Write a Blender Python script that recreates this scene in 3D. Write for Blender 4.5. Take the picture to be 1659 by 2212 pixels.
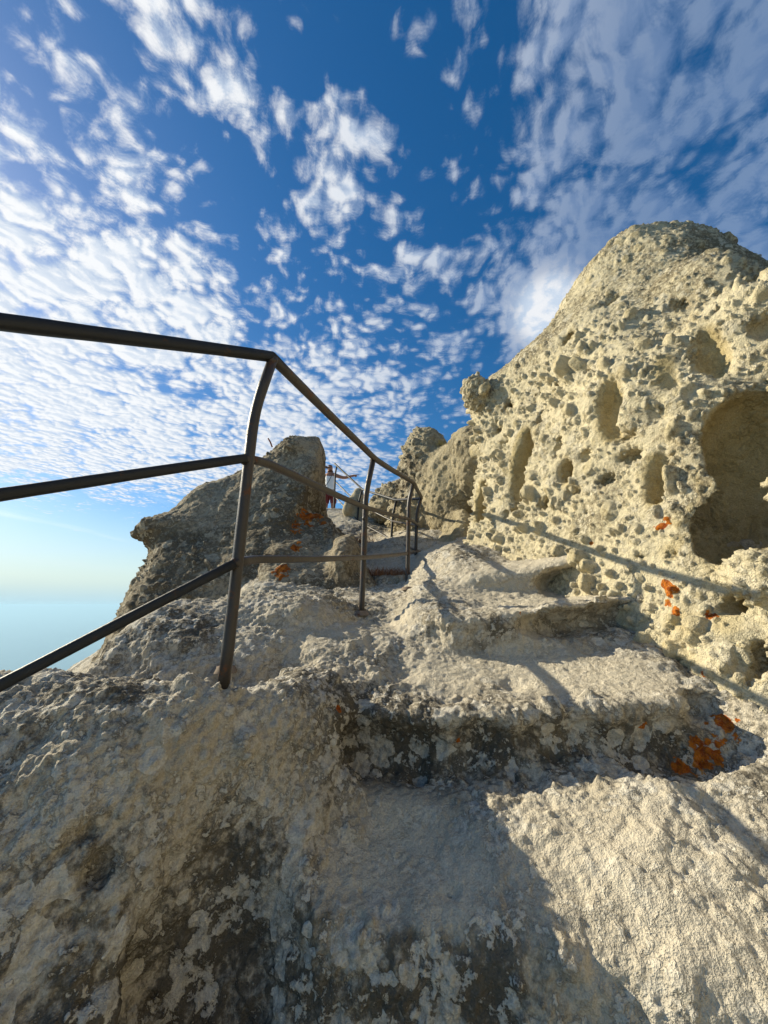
import bpy, bmesh, math, random
import numpy as np
from mathutils import Vector
# ------------------------------------------------------------------ scene, camera, light
for o in list(bpy.data.objects):
    bpy.data.objects.remove(o)
scene = bpy.context.scene
COL = scene.collection
random.seed(4)
HAZE = 2.4e-4
PITCH = math.radians(13.55)
SUN_AZ, SUN_EL = math.radians(-69), math.radians(28.5)     # azimuth from forward (+y) towards +x; elevation

cam_d = bpy.data.cameras.new('camera')
cam = bpy.data.objects.new('camera', cam_d)
COL.objects.link(cam)
cam_d.sensor_fit = 'HORIZONTAL'
cam_d.sensor_width = 24.0
cam_d.lens = 24.0 * 1029 / 2048
cam_d.clip_start = 0.02
cam_d.clip_end = 400000
cam.location = (0, 0, 0)
cam.rotation_euler = (math.radians(90) + PITCH, 0, 0)
scene.camera = cam
scene.view_settings.view_transform = 'Standard'
scene.view_settings.look = 'None'
scene.view_settings.gamma = 1.0
scene.view_settings.exposure = 0.82
scene.view_settings.use_curve_mapping = False
scene.render.engine = 'CYCLES'
scene.cycles.use_denoising = True
scene.cycles.max_bounces = 6
scene.cycles.diffuse_bounces = 3
scene.cycles.volume_bounces = 0

sun_d = bpy.data.lights.new('sun', 'SUN')
sun_d.energy = 4.2
sun_d.angle = math.radians(0.55)
sun_d.color = (1.0, 0.90, 0.68)
sun = bpy.data.objects.new('sun', sun_d)
COL.objects.link(sun)
SUN_DIR = Vector((math.sin(SUN_AZ) * math.cos(SUN_EL), math.cos(SUN_AZ) * math.cos(SUN_EL), math.sin(SUN_EL)))
sun.rotation_euler = SUN_DIR.to_track_quat('Z', 'Y').to_euler()
sun.location = SUN_DIR * 30

# ------------------------------------------------------------------ node helpers
class G:
    """tiny wrapper that builds shader node graphs"""
    def __init__(s, nt):
        s.nt = nt
    def n(s, typ, ins=None, out=0, **props):
        nd = s.nt.nodes.new(typ)
        for k, v in props.items():
            setattr(nd, k, v)
        for k, v in (ins or {}).items():
            sk = nd.inputs[k]
            if isinstance(v, bpy.types.NodeSocket):
                s.nt.links.new(v, sk)
            else:
                if sk.type == 'RGBA' and len(v) == 3:
                    v = (*v, 1)
                sk.default_value = v
        return nd.outputs[out]
    def m(s, op, a, b=0.0, c=0.0, clamp=False):
        return s.n('ShaderNodeMath', {0: a, 1: b, 2: c}, operation=op, use_clamp=clamp)
    def v(s, op, a, b=(0, 0, 0)):
        return s.n('ShaderNodeVectorMath', {0: a, 1: b}, operation=op)
    def scale(s, a, f):
        return s.n('ShaderNodeVectorMath', {0: a, 'Scale': f}, operation='SCALE')
    def dot(s, a, b):
        return s.n('ShaderNodeVectorMath', {0: a, 1: b}, out=1, operation='DOT_PRODUCT')
    def ss(s, x, lo, hi, a=0.0, b=1.0):
        return s.n('ShaderNodeMapRange', {0: x, 1: lo, 2: hi, 3: a, 4: b}, interpolation_type='SMOOTHSTEP')
    def mix(s, f, a, b, blend='MIX'):
        nd = s.nt.nodes.new('ShaderNodeMix')
        nd.data_type = 'RGBA'
        nd.blend_type = blend
        for i, v in ((0, f), (6, a), (7, b)):
            if isinstance(v, bpy.types.NodeSocket):
                s.nt.links.new(v, nd.inputs[i])
            else:
                nd.inputs[i].default_value = v if i == 0 else (*v[:3], 1)
        return nd.outputs[2]
    def noise(s, vec, scale, detail=4.0, rough=0.55, dist=0.0, dim='3D'):
        return s.n('ShaderNodeTexNoise', {'Vector': vec, 'Scale': scale, 'Detail': detail, 'Roughness': rough, 'Distortion': dist}, noise_dimensions=dim)
    def sep(s, vec):
        nd = s.nt.nodes.new('ShaderNodeSeparateXYZ')
        s.nt.links.new(vec, nd.inputs[0])
        return nd.outputs
    def comb(s, x, y, z):
        return s.n('ShaderNodeCombineXYZ', {0: x, 1: y, 2: z})

# ------------------------------------------------------------------ pixels of the photograph as rays
CP, SP = math.cos(PITCH), math.sin(PITCH)
def ray(px, py):
    u, v = (px - 829.5) / 833.5, (1106 - py) / 833.5
    return np.array((u, CP - SP * v, SP + CP * v))
def P(px, py, t):
    return ray(px, py) * t
def PY(px, py, y):
    r = ray(px, py)
    return r * (y / r[1])
def D(px, py):
    r = ray(px, py)
    return r / np.linalg.norm(r)

# ------------------------------------------------------------------ sky
world = bpy.data.worlds.new('World')
scene.world = world
world.use_nodes = True
nt = world.node_tree
nt.nodes.clear()
g = G(nt)
dirv = g.n('ShaderNodeTexCoord', out=0)
sky = g.n('ShaderNodeTexSky', sky_type='NISHITA', sun_disc=False, sun_elevation=SUN_EL, sun_rotation=SUN_AZ,
          altitude=400, air_density=1.0, dust_density=0.6, ozone_density=2.2)
skyc = g.n('ShaderNodeHueSaturation', {'Hue': 0.5, 'Saturation': 1.38, 'Value': 0.075, 'Fac': 1.0, 'Color': sky})
dx, dy, dz = g.sep(dirv)
zc = g.m('MAXIMUM', g.m('ADD', dz, 0.02), 0.03)
pl = g.comb(g.m('DIVIDE', dx, zc), g.m('DIVIDE', dy, zc), 0.0)       # the cloud sheet, flat overhead
def plane_of(px, py):
    d = D(px, py)
    return d[0] / (d[2] + .02), d[1] / (d[2] + .02)
warp = g.n('ShaderNodeTexNoise', {'Vector': pl, 'Scale': 2.2, 'Detail': 2.0}, out=1, noise_dimensions='2D')
plw = g.v('ADD', pl, g.scale(g.v('SUBTRACT', warp, (.5, .5, .5)), 0.12))
warp2 = g.n('ShaderNodeTexNoise', {'Vector': pl, 'Scale': 13.0, 'Detail': 1.0}, out=1, noise_dimensions='2D')
plf = g.v('ADD', plw, g.scale(g.v('SUBTRACT', warp2, (.5, .5, .5)), 0.03))
# where the sheet is thick or torn open: soft patches by direction (px, py, radius px, gain)
PATCH = [(180, 660, 280, .46), (420, 760, 260, .46), (120, 830, 260, .50), (560, 900, 200, .42), (330, 880, 220, .48), (760, 920, 150, .28),
         (30, 480, 110, .30), (290, 110, 105, .30), (250, 230, 80, .32), (300, 310, 85, .38), (470, 150, 90, .24), (540, 260, 90, .32),
         (20, 310, 90, .40), (10, 90, 45, .3), (660, 180, 60, .16), (730, 370, 110, .34), (820, 460, 100, .26), (560, 425, 45, .2),
         (860, 60, 75, .16), (900, 560, 130, .30), (1000, 620, 130, .34), (960, 520, 100, .3), (900, 300, 60, .12),
         (1180, 330, 260, .26), (1500, 250, 400, .46), (1350, 80, 280, .36), (1560, 560, 240, .46), (1185, 670, 85, .95), (1050, 820, 130, .16),
         (640, 620, 130, -.26), (430, 420, 120, -.26), (130, 330, 90, -.3), (150, 140, 110, -.3), (800, 250, 130, -.3), (640, 380, 80, -.25),
         (760, 590, 80, -.2), (1120, 170, 70, -.28), (1290, 170, 50, -.2), (1010, 350, 90, -.22), (640, 60, 110, -.25), (880, 700, 90, -.12),
         (480, 560, 60, -.2), (1060, 480, 60, -.12), (380, 60, 30, -.1)]
pos_c = neg_c = None
for px, py, r, gain in PATCH:
    d = D(px, py)
    ang = math.atan(r / 833.5 * .95)
    b = g.ss(g.dot(dirv, tuple(d)), math.cos(ang * 1.45), math.cos(ang * .25), 0.0, gain)
    if gain > 0:
        pos_c = b if pos_c is None else g.m('MAXIMUM', pos_c, b)
    else:
        neg_c = b if neg_c is None else g.m('MINIMUM', neg_c, b)
cov = g.m('ADD', pos_c, neg_c)
big = g.noise(plw, 1.7, 2.0, .5, dim='2D')
cov = g.m('ADD', cov, g.m('MULTIPLY_ADD', big, .60, -.365))
# the sheet ends above the hazy horizon
cov = g.m('ADD', cov, g.ss(dz, .16, .285, -.62, 0.0))
def density(vec):
    c1 = g.n('ShaderNodeTexVoronoi', {'Vector': vec, 'Scale': 8.5, 'Smoothness': .25, 'Randomness': 1.0}, feature='SMOOTH_F1', voronoi_dimensions='2D')
    c2 = g.n('ShaderNodeTexVoronoi', {'Vector': vec, 'Scale': 21.0, 'Smoothness': .3, 'Randomness': 1.0}, feature='SMOOTH_F1', voronoi_dimensions='2D')
    fb = g.noise(vec, 4.2, 6.0, .66, dim='2D')
    fine = g.noise(vec, 34.0, 4.0, .68, dim='2D')
    a = g.m('MULTIPLY_ADD', c1, -.56, .27)
    a = g.m('ADD', a, g.m('MULTIPLY_ADD', c2, -.42, .20))
    a = g.m('ADD', a, g.m('MULTIPLY_ADD', fb, 1.15, -.575))
    a = g.m('ADD', a, g.m('MULTIPLY_ADD', fine, .50, -.25))
    return g.m('ADD', a, cov)
den = density(plf)
sd = Vector((SUN_DIR.x, SUN_DIR.y, 0)).normalized() * .022
den_s = density(g.v('ADD', plf, (sd.x, sd.y, 0)))
alpha = g.ss(den, -.04, .52)
relief = g.ss(g.m('SUBTRACT', den, den_s), -.16, .20)
thick = g.ss(den, .25, .8)
tosun = g.ss(g.dot(dirv, tuple(SUN_DIR)), .05, .95)
ccol = g.mix(relief, (.36, .415, .49), (.58, .58, .575))
ccol = g.mix(g.m('MULTIPLY', thick, .45), ccol, (.53, .555, .58))
ccol = g.mix(tosun, g.mix(1.0, ccol, (.30, .40, .58), 'MULTIPLY'), ccol)
puff = g.ss(g.dot(dirv, tuple(D(1185, 672))), math.cos(.115), math.cos(.03))
ccol = g.mix(puff, ccol, g.mix(relief, (.36, .42, .50), (.52, .53, .545)))
aa = g.m('MULTIPLY', alpha, g.m('MAXIMUM', g.ss(tosun, .0, .55, .55, .96), g.m('MULTIPLY', puff, .95)))
# thin streaks and pale bank low over the sea
ele = g.m('ARCTAN2', dz, g.m('SQRT', g.m('ADD', g.m('MULTIPLY', dx, dx), g.m('MULTIPLY', dy, dy))))
azi = g.m('ARCTAN2', dx, dy)
sv = g.comb(g.m('MULTIPLY', azi, 3.2), g.m('ADD', g.m('MULTIPLY', ele, 34.0), g.m('MULTIPLY', azi, 5.0)), 3.1)
wisp = g.ss(g.noise(sv, 1.0, 5.0, .62, .4), .52, .86)
wisp = g.m('MULTIPLY', wisp, g.m('MULTIPLY', g.ss(ele, .0, .05), g.ss(ele, .36, .2)))
col = g.mix(g.m('MULTIPLY', wisp, .55), skyc, (.66, .72, .75))
bank = g.m('MULTIPLY', g.ss(ele, .24, .0), .90)
col = g.mix(bank, col, (.36, .445, .435))
col = g.mix(g.ss(ele, .06, -.005), col, (.295, .425, .48))
col = g.mix(aa, col, ccol)
bg = g.n('ShaderNodeBackground', {'Color': col, 'Strength': 1.0})
out = nt.nodes.new('ShaderNodeOutputWorld')
nt.links.new(bg, out.inputs[0])
world.cycles.sampling_method = 'MANUAL'
world.cycles.sample_map_resolution = 512

# ------------------------------------------------------------------ noise in numpy
rng = np.random.default_rng(11)
F = np.float32
PERM = np.concatenate([rng.permutation(512)] * 3).astype(np.int32)
GRAD = rng.normal(size=(512, 3)).astype(F)
GRAD /= np.linalg.norm(GRAD, axis=1, keepdims=True)
RNDP = rng.random((512, 4)).astype(F)
def perlin(p):
    i = np.floor(p).astype(np.int32)
    f = p - i
    w = f * f * f * (f * (f * 6 - 15) + 10)
    i &= 511
    r = 0
    for a in (0, 1):
        ha = PERM[i[:, 0] + a]
        wa = w[:, 0] if a else 1 - w[:, 0]
        for b in (0, 1):
            hb = PERM[ha + i[:, 1] + b]
            wb = wa * (w[:, 1] if b else 1 - w[:, 1])
            for c in (0, 1):
                h = PERM[(hb + i[:, 2] + c)]
                gr = GRAD[h]
                wc = wb * (w[:, 2] if c else 1 - w[:, 2])
                r = r + wc * (gr[:, 0] * (f[:, 0] - a) + gr[:, 1] * (f[:, 1] - b) + gr[:, 2] * (f[:, 2] - c))
    return r * F(1.5)
def fbm(p, scale, octaves=3, gain=.5):
    r, a = 0, 1.0
    q = p * F(scale)
    for k in range(octaves):
        r = r + F(a) * perlin(q + F(17.3 * k))
        q = q * F(2.03)
        a *= gain
    return r
def worley(p, keep=1.0, rmin=.25, rmax=.6, seed=0, nrm=None, flat=.85):
    """distance to the nearest pit centre in units of that pit's radius, and that radius"""
    i = np.floor(p).astype(np.int32)
    f = (p - i).astype(F)
    i += seed
    i &= 511
    best = np.full(len(p), 81, F)
    rad = np.zeros(len(p), F)
    tab = RNDP.copy()
    tab[:, 3] = rmin + (rmax - rmin) * tab[:, 3] / keep
    inv = np.where(RNDP[:, 3] < keep, 1 / tab[:, 3] ** 2, 1e6).astype(F)
    for a in (-1, 0, 1):
        ha = PERM[(i[:, 0] + a) & 511]
        fa = f[:, 0] - a
        for b in (-1, 0, 1):
            hb = PERM[ha + ((i[:, 1] + b) & 511)]
            fb = f[:, 1] - b
            for c in (-1, 0, 1):
                h = PERM[hb + ((i[:, 2] + c) & 511)]
                q = tab[h]
                vx, vy, vz = q[:, 0] - fa, q[:, 1] - fb, q[:, 2] - f[:, 2] + c
                d = vx * vx + vy * vy + vz * vz
                if nrm is not None:
                    w = vx * nrm[:, 0] + vy * nrm[:, 1] + vz * nrm[:, 2]
                    d -= F(flat) * w * w
                d *= inv[h]
                m = d < best
                best = np.where(m, d, best)
                rad = np.where(m, q[:, 3], rad)
    return np.sqrt(best), rad
def sstep(x, lo, hi):
    t = np.clip((x - lo) / (hi - lo), 0, 1)
    return t * t * (3 - 2 * t)

# ------------------------------------------------------------------ signed distance shapes
def smin(a, b, k):
    h = np.clip(.5 + .5 * (b - a) / k, 0, 1)
    return b + (a - b) * h - k * h * (1 - h)
def smax(a, b, k):
    return -smin(-a, -b, k)
def wob(p, k, a):
    """cheap smooth warping of space"""
    x, y, z = p[:, 0], p[:, 1], p[:, 2]
    k, a = F(k), F(a)
    q = np.stack((np.sin(k * (y + F(.7) * z) + 1) + F(.5) * np.sin(k * F(2.3) * (z - x) + 2),
                  np.sin(k * (z + F(.6) * x) + 3) + F(.5) * np.sin(k * F(2.1) * (x + y) + 4),
                  np.sin(k * (x - F(.8) * y) + 5) + F(.5) * np.sin(k * F(2.2) * (y + z) + 6)), 1)
    return p + q * a
def plane3(a, b, c, toward):
    n = np.cross(b - a, c - a)
    n /= np.linalg.norm(n)
    if np.dot(n, np.asarray(toward, float)) < 0:
        n = -n
    return n, float(np.dot(n, a))
def planep(a, n):
    n = np.asarray(n, float)
    n /= np.linalg.norm(n)
    return n, float(np.dot(n, a))
def dpl(p, pl):
    return p @ pl[0].astype(F) - F(pl[1])
def conv(p, planes, k):
    d = dpl(p, planes[0])
    for q in planes[1:]:
        d = smax(d, dpl(p, q), F(k))
    return d
def ell(p, c, r, rz=0.0):
    q = p - np.asarray(c, F)
    if rz:
        cs, sn = math.cos(rz), math.sin(rz)
        q = np.stack((q[:, 0] * cs + q[:, 1] * sn, -q[:, 0] * sn + q[:, 1] * cs, q[:, 2]), 1)
    r = np.asarray(r, F)
    k0 = np.sqrt(((q / r) ** 2).sum(1))
    k1 = np.sqrt(((q / (r * r)) ** 2).sum(1))
    return k0 * (k0 - 1) / np.maximum(k1, 1e-6)
def hits(f, px, py, t0=.5, t1=14):
    """first point of the surface f along the ray through a pixel"""
    r = ray(px, py)
    t = t0
    for _ in range(160):
        d = float(f((r * t)[None].astype(F))[0])
        if d < .002:
            break
        t += max(d * .55, .002)
        if t > t1:
            break
    return r * t

def polygonize(f, step, az, el, r0, r1):
    """surface nets on a grid of direction and log distance, so facets stay small close by"""
    B = 8
    l0, l1 = math.log(r0), math.log(r1)
    nb = [max(1, math.ceil((b - a) / (step * B))) for a, b in (az, el, (l0, l1))]
    org = np.array([az[0], el[0], l0])
    def pos(q):
        a, e, l = q[:, 0], q[:, 1], q[:, 2]
        r = np.exp(l)
        ce = np.cos(e)
        return np.stack((r * np.sin(a) * ce, r * np.cos(a) * ce, r * np.sin(e)), 1).astype(F), r.astype(F)
    gi = np.stack(np.meshgrid(*[np.arange(n) for n in nb], indexing='ij'), -1).reshape(-1, 3)
    p, r = pos(org + (gi + .5) * (B * step))
    act = gi[np.abs(f(p)) / r < B * step * 1.35]
    loc = np.stack(np.meshgrid(*[np.arange(B + 1)] * 3, indexing='ij'), -1).reshape(-1, 3)
    cl = np.stack(np.meshgrid(*[np.arange(B)] * 3, indexing='ij'), -1).reshape(-1, 3)
    keys, verts, edges = [], [], []
    N = [n * B + 2 for n in nb]
    key = lambda c: (c[..., 0].astype(np.int64) * N[1] + c[..., 1]) * N[2] + c[..., 2]
    E = [((0, 0, 0), (1, 0, 0)), ((0, 1, 0), (1, 1, 0)), ((0, 0, 1), (1, 0, 1)), ((0, 1, 1), (1, 1, 1)),
         ((0, 0, 0), (0, 1, 0)), ((1, 0, 0), (1, 1, 0)), ((0, 0, 1), (0, 1, 1)), ((1, 0, 1), (1, 1, 1)),
         ((0, 0, 0), (0, 0, 1)), ((1, 0, 0), (1, 0, 1)), ((0, 1, 0), (0, 1, 1)), ((1, 1, 0), (1, 1, 1))]
    for s in range(0, len(act), 60):
        blk = act[s:s + 60]
        gc = (blk[:, None] * B + loc[None]).reshape(-1, 3)
        p, r = pos(org + gc * step)
        v = f(p).reshape(len(blk), B + 1, B + 1, B + 1)
        base = blk[:, None, None, None] * B + np.stack(np.meshgrid(*[np.arange(B)] * 3, indexing='ij'), -1)[None]
        sub = lambda o: v[:, o[0]:o[0] + B, o[1]:o[1] + B, o[2]:o[2] + B]
        acc = np.zeros(base.shape, np.float64)
        cnt = np.zeros(base.shape[:-1], np.int32)
        for a, b in E:
            va, vb = sub(a), sub(b)
            m = (va < 0) != (vb < 0)
            if not m.any():
                continue
            t = va[m] / (va[m] - vb[m])
            acc[m] += np.array(a) + (np.array(b) - np.array(a)) * t[:, None]
            cnt[m] += 1
        m = cnt > 0
        keys.append(key(base[m]))
        verts.append(base[m] + acc[m] / cnt[m][:, None])
        for ax in range(3):
            b = [0, 0, 0]; b[ax] = 1
            va, vb = sub((0, 0, 0)), sub(b)
            m = (va < 0) != (vb < 0)
            if m.any():
                edges.append(np.concatenate((base[m], np.full((m.sum(), 1), ax), (va[m] < 0)[:, None]), 1))
    keys = np.concatenate(keys)
    verts = np.concatenate(verts)
    o = np.argsort(keys)
    keys, verts = keys[o], verts[o]
    edges = np.concatenate(edges)
    faces = []
    for ax in range(3):
        e = edges[edges[:, 3] == ax]
        u, w = (ax + 1) % 3, (ax + 2) % 3
        quad = []
        for du, dw in ((0, 0), (-1, 0), (-1, -1), (0, -1)):
            c = e[:, :3].copy()
            c[:, u] += du
            c[:, w] += dw
            k = key(c)
            ix = np.clip(np.searchsorted(keys, k), 0, len(keys) - 1)
            quad.append(np.where((keys[ix] == k) & (c >= 0).all(1), ix, -1))
        q = np.stack(quad, 1)
        ok = (q >= 0).all(1)
        q, sgn = q[ok], e[ok, 4]
        q = np.where(sgn[:, None] == 1, q[:, ::-1], q)
        faces.append(q)
    faces = np.concatenate(faces)[:, ::-1]
    pv, _ = pos(org + verts * step)
    return pv, faces

def quads_mesh(name, pv, faces):
    me = bpy.data.meshes.new(name)
    me.vertices.add(len(pv))
    me.vertices.foreach_set('co', pv.astype(F).ravel())
    me.loops.add(faces.size)
    me.loops.foreach_set('vertex_index', faces.astype(np.int32).ravel())
    me.polygons.add(len(faces))
    me.polygons.foreach_set('loop_start', np.arange(0, faces.size, 4, dtype=np.int32))
    me.update(calc_edges=True)
    return me

def sdf_object(name, f, step, levels, az, el, r0, r1, mat, displace, parent=None):
    """rock from a signed distance function: coarse net, Catmull-Clark, then relief along the normals"""
    pv, faces = polygonize(f, step, az, el, r0, r1)
    me = quads_mesh(name + '_cage', pv, faces)
    ob = bpy.data.objects.new(name, me)
    COL.objects.link(ob)
    if levels:
        md = ob.modifiers.new('s', 'SUBSURF')
        md.levels = levels
        dg = bpy.context.evaluated_depsgraph_get()
        new = bpy.data.meshes.new_from_object(ob.evaluated_get(dg))
        ob.modifiers.clear()
        ob.data = new
        bpy.data.meshes.remove(me)
        me = new
        me.name = name
    n = len(me.vertices)
    co = np.empty(n * 3, F)
    me.vertices.foreach_get('co', co)
    co = co.reshape(-1, 3)
    no = np.empty(n * 3, F)
    me.vertex_normals.foreach_get('vector', no)
    no = no.reshape(-1, 3)
    ds, ats = [], []
    for i in range(0, n, 40000):                       # in pieces that stay in the processor's cache
        a, b = displace(co[i:i + 40000], no[i:i + 40000])
        ds.append(a)
        ats.append(b)
    d = np.concatenate(ds)
    attrs = {k: np.concatenate([np.asarray(b[k], F) for b in ats]) for k in ats[0]}
    me.vertices.foreach_set('co', (co + d).astype(F).ravel())
    for k, v in attrs.items():
        at = me.attributes.new(k, 'FLOAT', 'POINT')
        at.data.foreach_set('value', np.asarray(v, F))
    me.polygons.foreach_set('use_smooth', np.ones(len(me.polygons), bool))
    me.update()
    me.materials.append(mat)
    ob.parent = parent
    return ob

def tag(o, label=None, cat=None, group=None, kind=None):
    for k, v in (('label', label), ('category', cat), ('group', group), ('kind', kind)):
        if v:
            o[k] = v
    return o

# ------------------------------------------------------------------ materials
def new_mat(name):
    m = bpy.data.materials.new(name)
    m.use_nodes = True
    m.node_tree.nodes.clear()
    return m, G(m.node_tree)
def finish(m, g, color, rough=.9, normal=None, metal=0.0, spec=.3):
    ins = {'Base Color': color, 'Roughness': rough, 'Metallic': metal, 'Specular IOR Level': spec}
    if normal is not None:
        ins['Normal'] = normal
    b = g.n('ShaderNodeBsdfPrincipled', ins)
    o = m.node_tree.nodes.new('ShaderNodeOutputMaterial')
    m.node_tree.links.new(b, o.inputs[0])
    return m

def rock_material(name, s=1.0, lich=.5, fresh=(.47, .38, .20), pale=(.52, .465, .365), dark=(.115, .10, .076), white=(.61, .565, .475), bump=.014, mid=-.06):
    m, g = new_mat(name)
    co = g.n('ShaderNodeTexCoord', out=3)
    at = lambda k: g.n('ShaderNodeAttribute', out=2, attribute_name=k)
    worn, orange, cave, grey = at('worn'), at('orange'), at('cave'), at('grey')
    wv = g.n('ShaderNodeTexNoise', {'Vector': co, 'Scale': 14.0 * s, 'Detail': 2.0}, out=1)
    cw = g.v('ADD', co, g.scale(g.v('SUBTRACT', wv, (.5, .5, .5)), .07 / s))
    n1 = g.noise(co, 2.3 * s, 3, .6)
    n2 = g.noise(cw, 8.0 * s, 5, .66)
    n3 = g.noise(co, 42.0 * s, 4, .66)
    n4 = g.noise(co, 190.0 * s, 2, .6)
    # weathered stone: pale to brown-grey, mottled
    k = g.m('ADD', g.m('MULTIPLY_ADD', n1, 1.1, -.55), g.m('MULTIPLY_ADD', n2, 1.7, -.85))
    k = g.m('ADD', k, g.m('MULTIPLY_ADD', n3, 1.9, -.95))
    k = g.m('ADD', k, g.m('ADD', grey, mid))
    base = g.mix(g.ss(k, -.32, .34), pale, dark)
    base = g.mix(g.ss(g.noise(co, 3.7 * s, 2, .6), .54, .74, 0, .32), base, (.26, .205, .12))
    # crusts of pale lichen with lobed edges
    vn = m.node_tree.nodes.new('ShaderNodeTexVoronoi')
    vn.inputs['Scale'].default_value = 12.0 * s
    m.node_tree.links.new(cw, vn.inputs['Vector'])
    lc = g.sep(vn.outputs[1])[0]
    lr = g.ss(lc, 1.0 - lich, 1.0, .0, .66)
    edge = g.m('ADD', g.m('SUBTRACT', lr, vn.outputs[0]), g.m('MULTIPLY_ADD', n3, .5, -.25))
    la = g.ss(edge, .0, .06)
    lb = g.ss(g.m('ADD', n2, g.m('MULTIPLY_ADD', n3, .5, -.25)), .60 - .1 * lich, .64 - .1 * lich)
    la = g.m('MAXIMUM', la, g.m('MULTIPLY', lb, .9))
    la = g.m('MULTIPLY', la, g.m('SUBTRACT', 1.0, g.m('MULTIPLY', cave, .85), clamp=True))
    lcol = g.mix(g.ss(n3, .3, .65), g.mix(.55, white, dark), white)
    base = g.mix(la, base, lcol)
    dsc = g.ss(g.m('ADD', at('disc'), g.m('MULTIPLY_ADD', n3, .5, -.25)), .28, .34)
    base = g.mix(dsc, base, g.mix(g.ss(n3, .35, .6), g.mix(.25, white, dark), white))
    # freshly weathered yellow stone inside the hollows
    base = g.mix(g.m('MULTIPLY', cave, g.ss(n2, .25, .6, .55, .95)), base, g.mix(n2, fresh, g.mix(.45, fresh, dark)))
    # worn by feet: bare pale stone
    wcol = g.mix(g.ss(n3, .3, .7), (.50, .44, .335), (.69, .615, .475))
    base = g.mix(g.m('MULTIPLY', worn, g.ss(n2, .25, .55, .55, .97)), base, wcol)
    base = g.mix(1.0, base, g.mix(n4, (.55, .55, .55), (1.35, 1.35, 1.35)), 'MULTIPLY')
    # orange lichen
    oe = g.ss(g.m('ADD', orange, g.m('ADD', g.m('MULTIPLY_ADD', n3, 1.0, -.5), g.m('MULTIPLY_ADD', n2, .9, -.45))), .44, .54)
    ocol = g.mix(g.ss(n3, .35, .65), (.22, .045, .008), (.50, .15, .014))
    ocol = g.mix(g.ss(orange, .55, .15), ocol, (.50, .29, .06))
    base = g.mix(g.m('MULTIPLY', oe, g.ss(n4, .2, .5, .6, 1)), base, ocol)
    h = g.m('ADD', n3, g.m('MULTIPLY', n4, .40))
    h = g.m('ADD', h, g.m('MULTIPLY', lb, .22))
    bn = g.n('ShaderNodeBump', {'Height': h, 'Distance': bump / s, 'Strength': 1.0})
    return finish(m, g, base, .93, bn, spec=.12)

M_ground = rock_material('pale_step_stone', 1.0, .55)
M_cliff = rock_material('honeycomb_stone', .8, .30, fresh=(.54, .43, .21), pale=(.57, .50, .34), dark=(.19, .158, .10), white=(.62, .555, .405), bump=.016, mid=-.14)
M_left = rock_material('grey_brown_stone', .55, .35, pale=(.40, .34, .24), dark=(.14, .115, .078), white=(.46, .405, .30), bump=.02, mid=.0)
M_far = rock_material('far_stone', .5, .3, fresh=(.38, .31, .16), pale=(.50, .43, .29), dark=(.15, .122, .082), white=(.54, .48, .345), bump=.022, mid=-.08)

# ------------------------------------------------------------------ rock of the steps (ground)
V = lambda *a: np.array(a, float)
UP, FRONT = (0, 0, 1), (0, -1, 0)
t1_top = plane3(P(620, 1960, 1.0), P(1120, 2030, .93), P(860, 1700, 1.44), UP)
t1_front = plane3(P(600, 2010, 1.0), P(1150, 2080, .95), P(830, 2212, .95), FRONT)
t1_left = planep(P(600, 1900, 1.08), (-.8, -.25, .45))
rs_top = plane3(P(1150, 1800, 1.24), P(1659, 1900, .99), P(1350, 2150, .85), UP)
rs_front = plane3(P(1150, 2080, .95), P(1400, 2212, .86), P(1150, 2300, .93), FRONT)
t2_top = plane3(P(900, 1505, 1.56), P(1450, 1545, 1.42), P(1100, 1390, 2.12), UP)
t2_front = plane3(P(800, 1660, 1.62), P(1500, 1700, 1.42), P(1100, 1530, 1.46), FRONT)
t2_left = planep(P(735, 1500, 1.62), (-.85, -.5, .2))
t2_back = planep(P(900, 1372, 2.5), (0, .7, .7))
t3_top = plane3(P(960, 1310, 2.18), P(1420, 1305, 1.98), P(1250, 1275, 2.45), UP)
t3_front = plane3(P(820, 1395, 2.05), P(1430, 1400, 2.0), P(1200, 1300, 2.0), FRONT)
t3_left = planep(P(900, 1365, 2.1), (-.78, -.1, .60))
t4_top = plane3(P(1040, 1222, 2.85), P(1270, 1200, 2.62), P(1010, 1190, 4.0), UP)
t4_front = plane3(P(1010, 1265, 2.75), P(1300, 1270, 2.55), P(1150, 1212, 2.62), FRONT)
t4_left = planep(P(1000, 1240, 2.9), (-.8, -.2, .6))
lb_top = plane3(P(485, 1438, 1.305), P(120, 1466, 1.35), P(690, 1464, 1.47), UP)
lb_front = plane3(P(30, 2150, .76), P(420, 2030, .93), P(230, 1640, 1.03), FRONT)
lb_mid = plane3(P(500, 1453, 1.26), P(190, 1518, 1.17), P(20, 1700, .95), UP)
lb_right = planep(P(640, 1620, 1.30), (.86, -.40, .30))
pa_top = plane3(P(770, 1330, 2.75), P(890, 1258, 4.4), P(560, 1330, 2.6), UP)
hb_top = plane3(P(440, 1296, 2.35), P(180, 1392, 1.85), P(590, 1315, 2.4), UP)
hb_front = planep(P(400, 1385, 1.95), (-.15, -.85, .5))
hb_left = planep(P(180, 1392, 1.85), (-.8, .03, .55))
hb_back = planep(P(440, 1290, 2.5), (-.1, .75, .65))
hb_right = planep(P(600, 1330, 2.3), (.7, -.3, .64))
GROUND_HOLES = []
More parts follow.
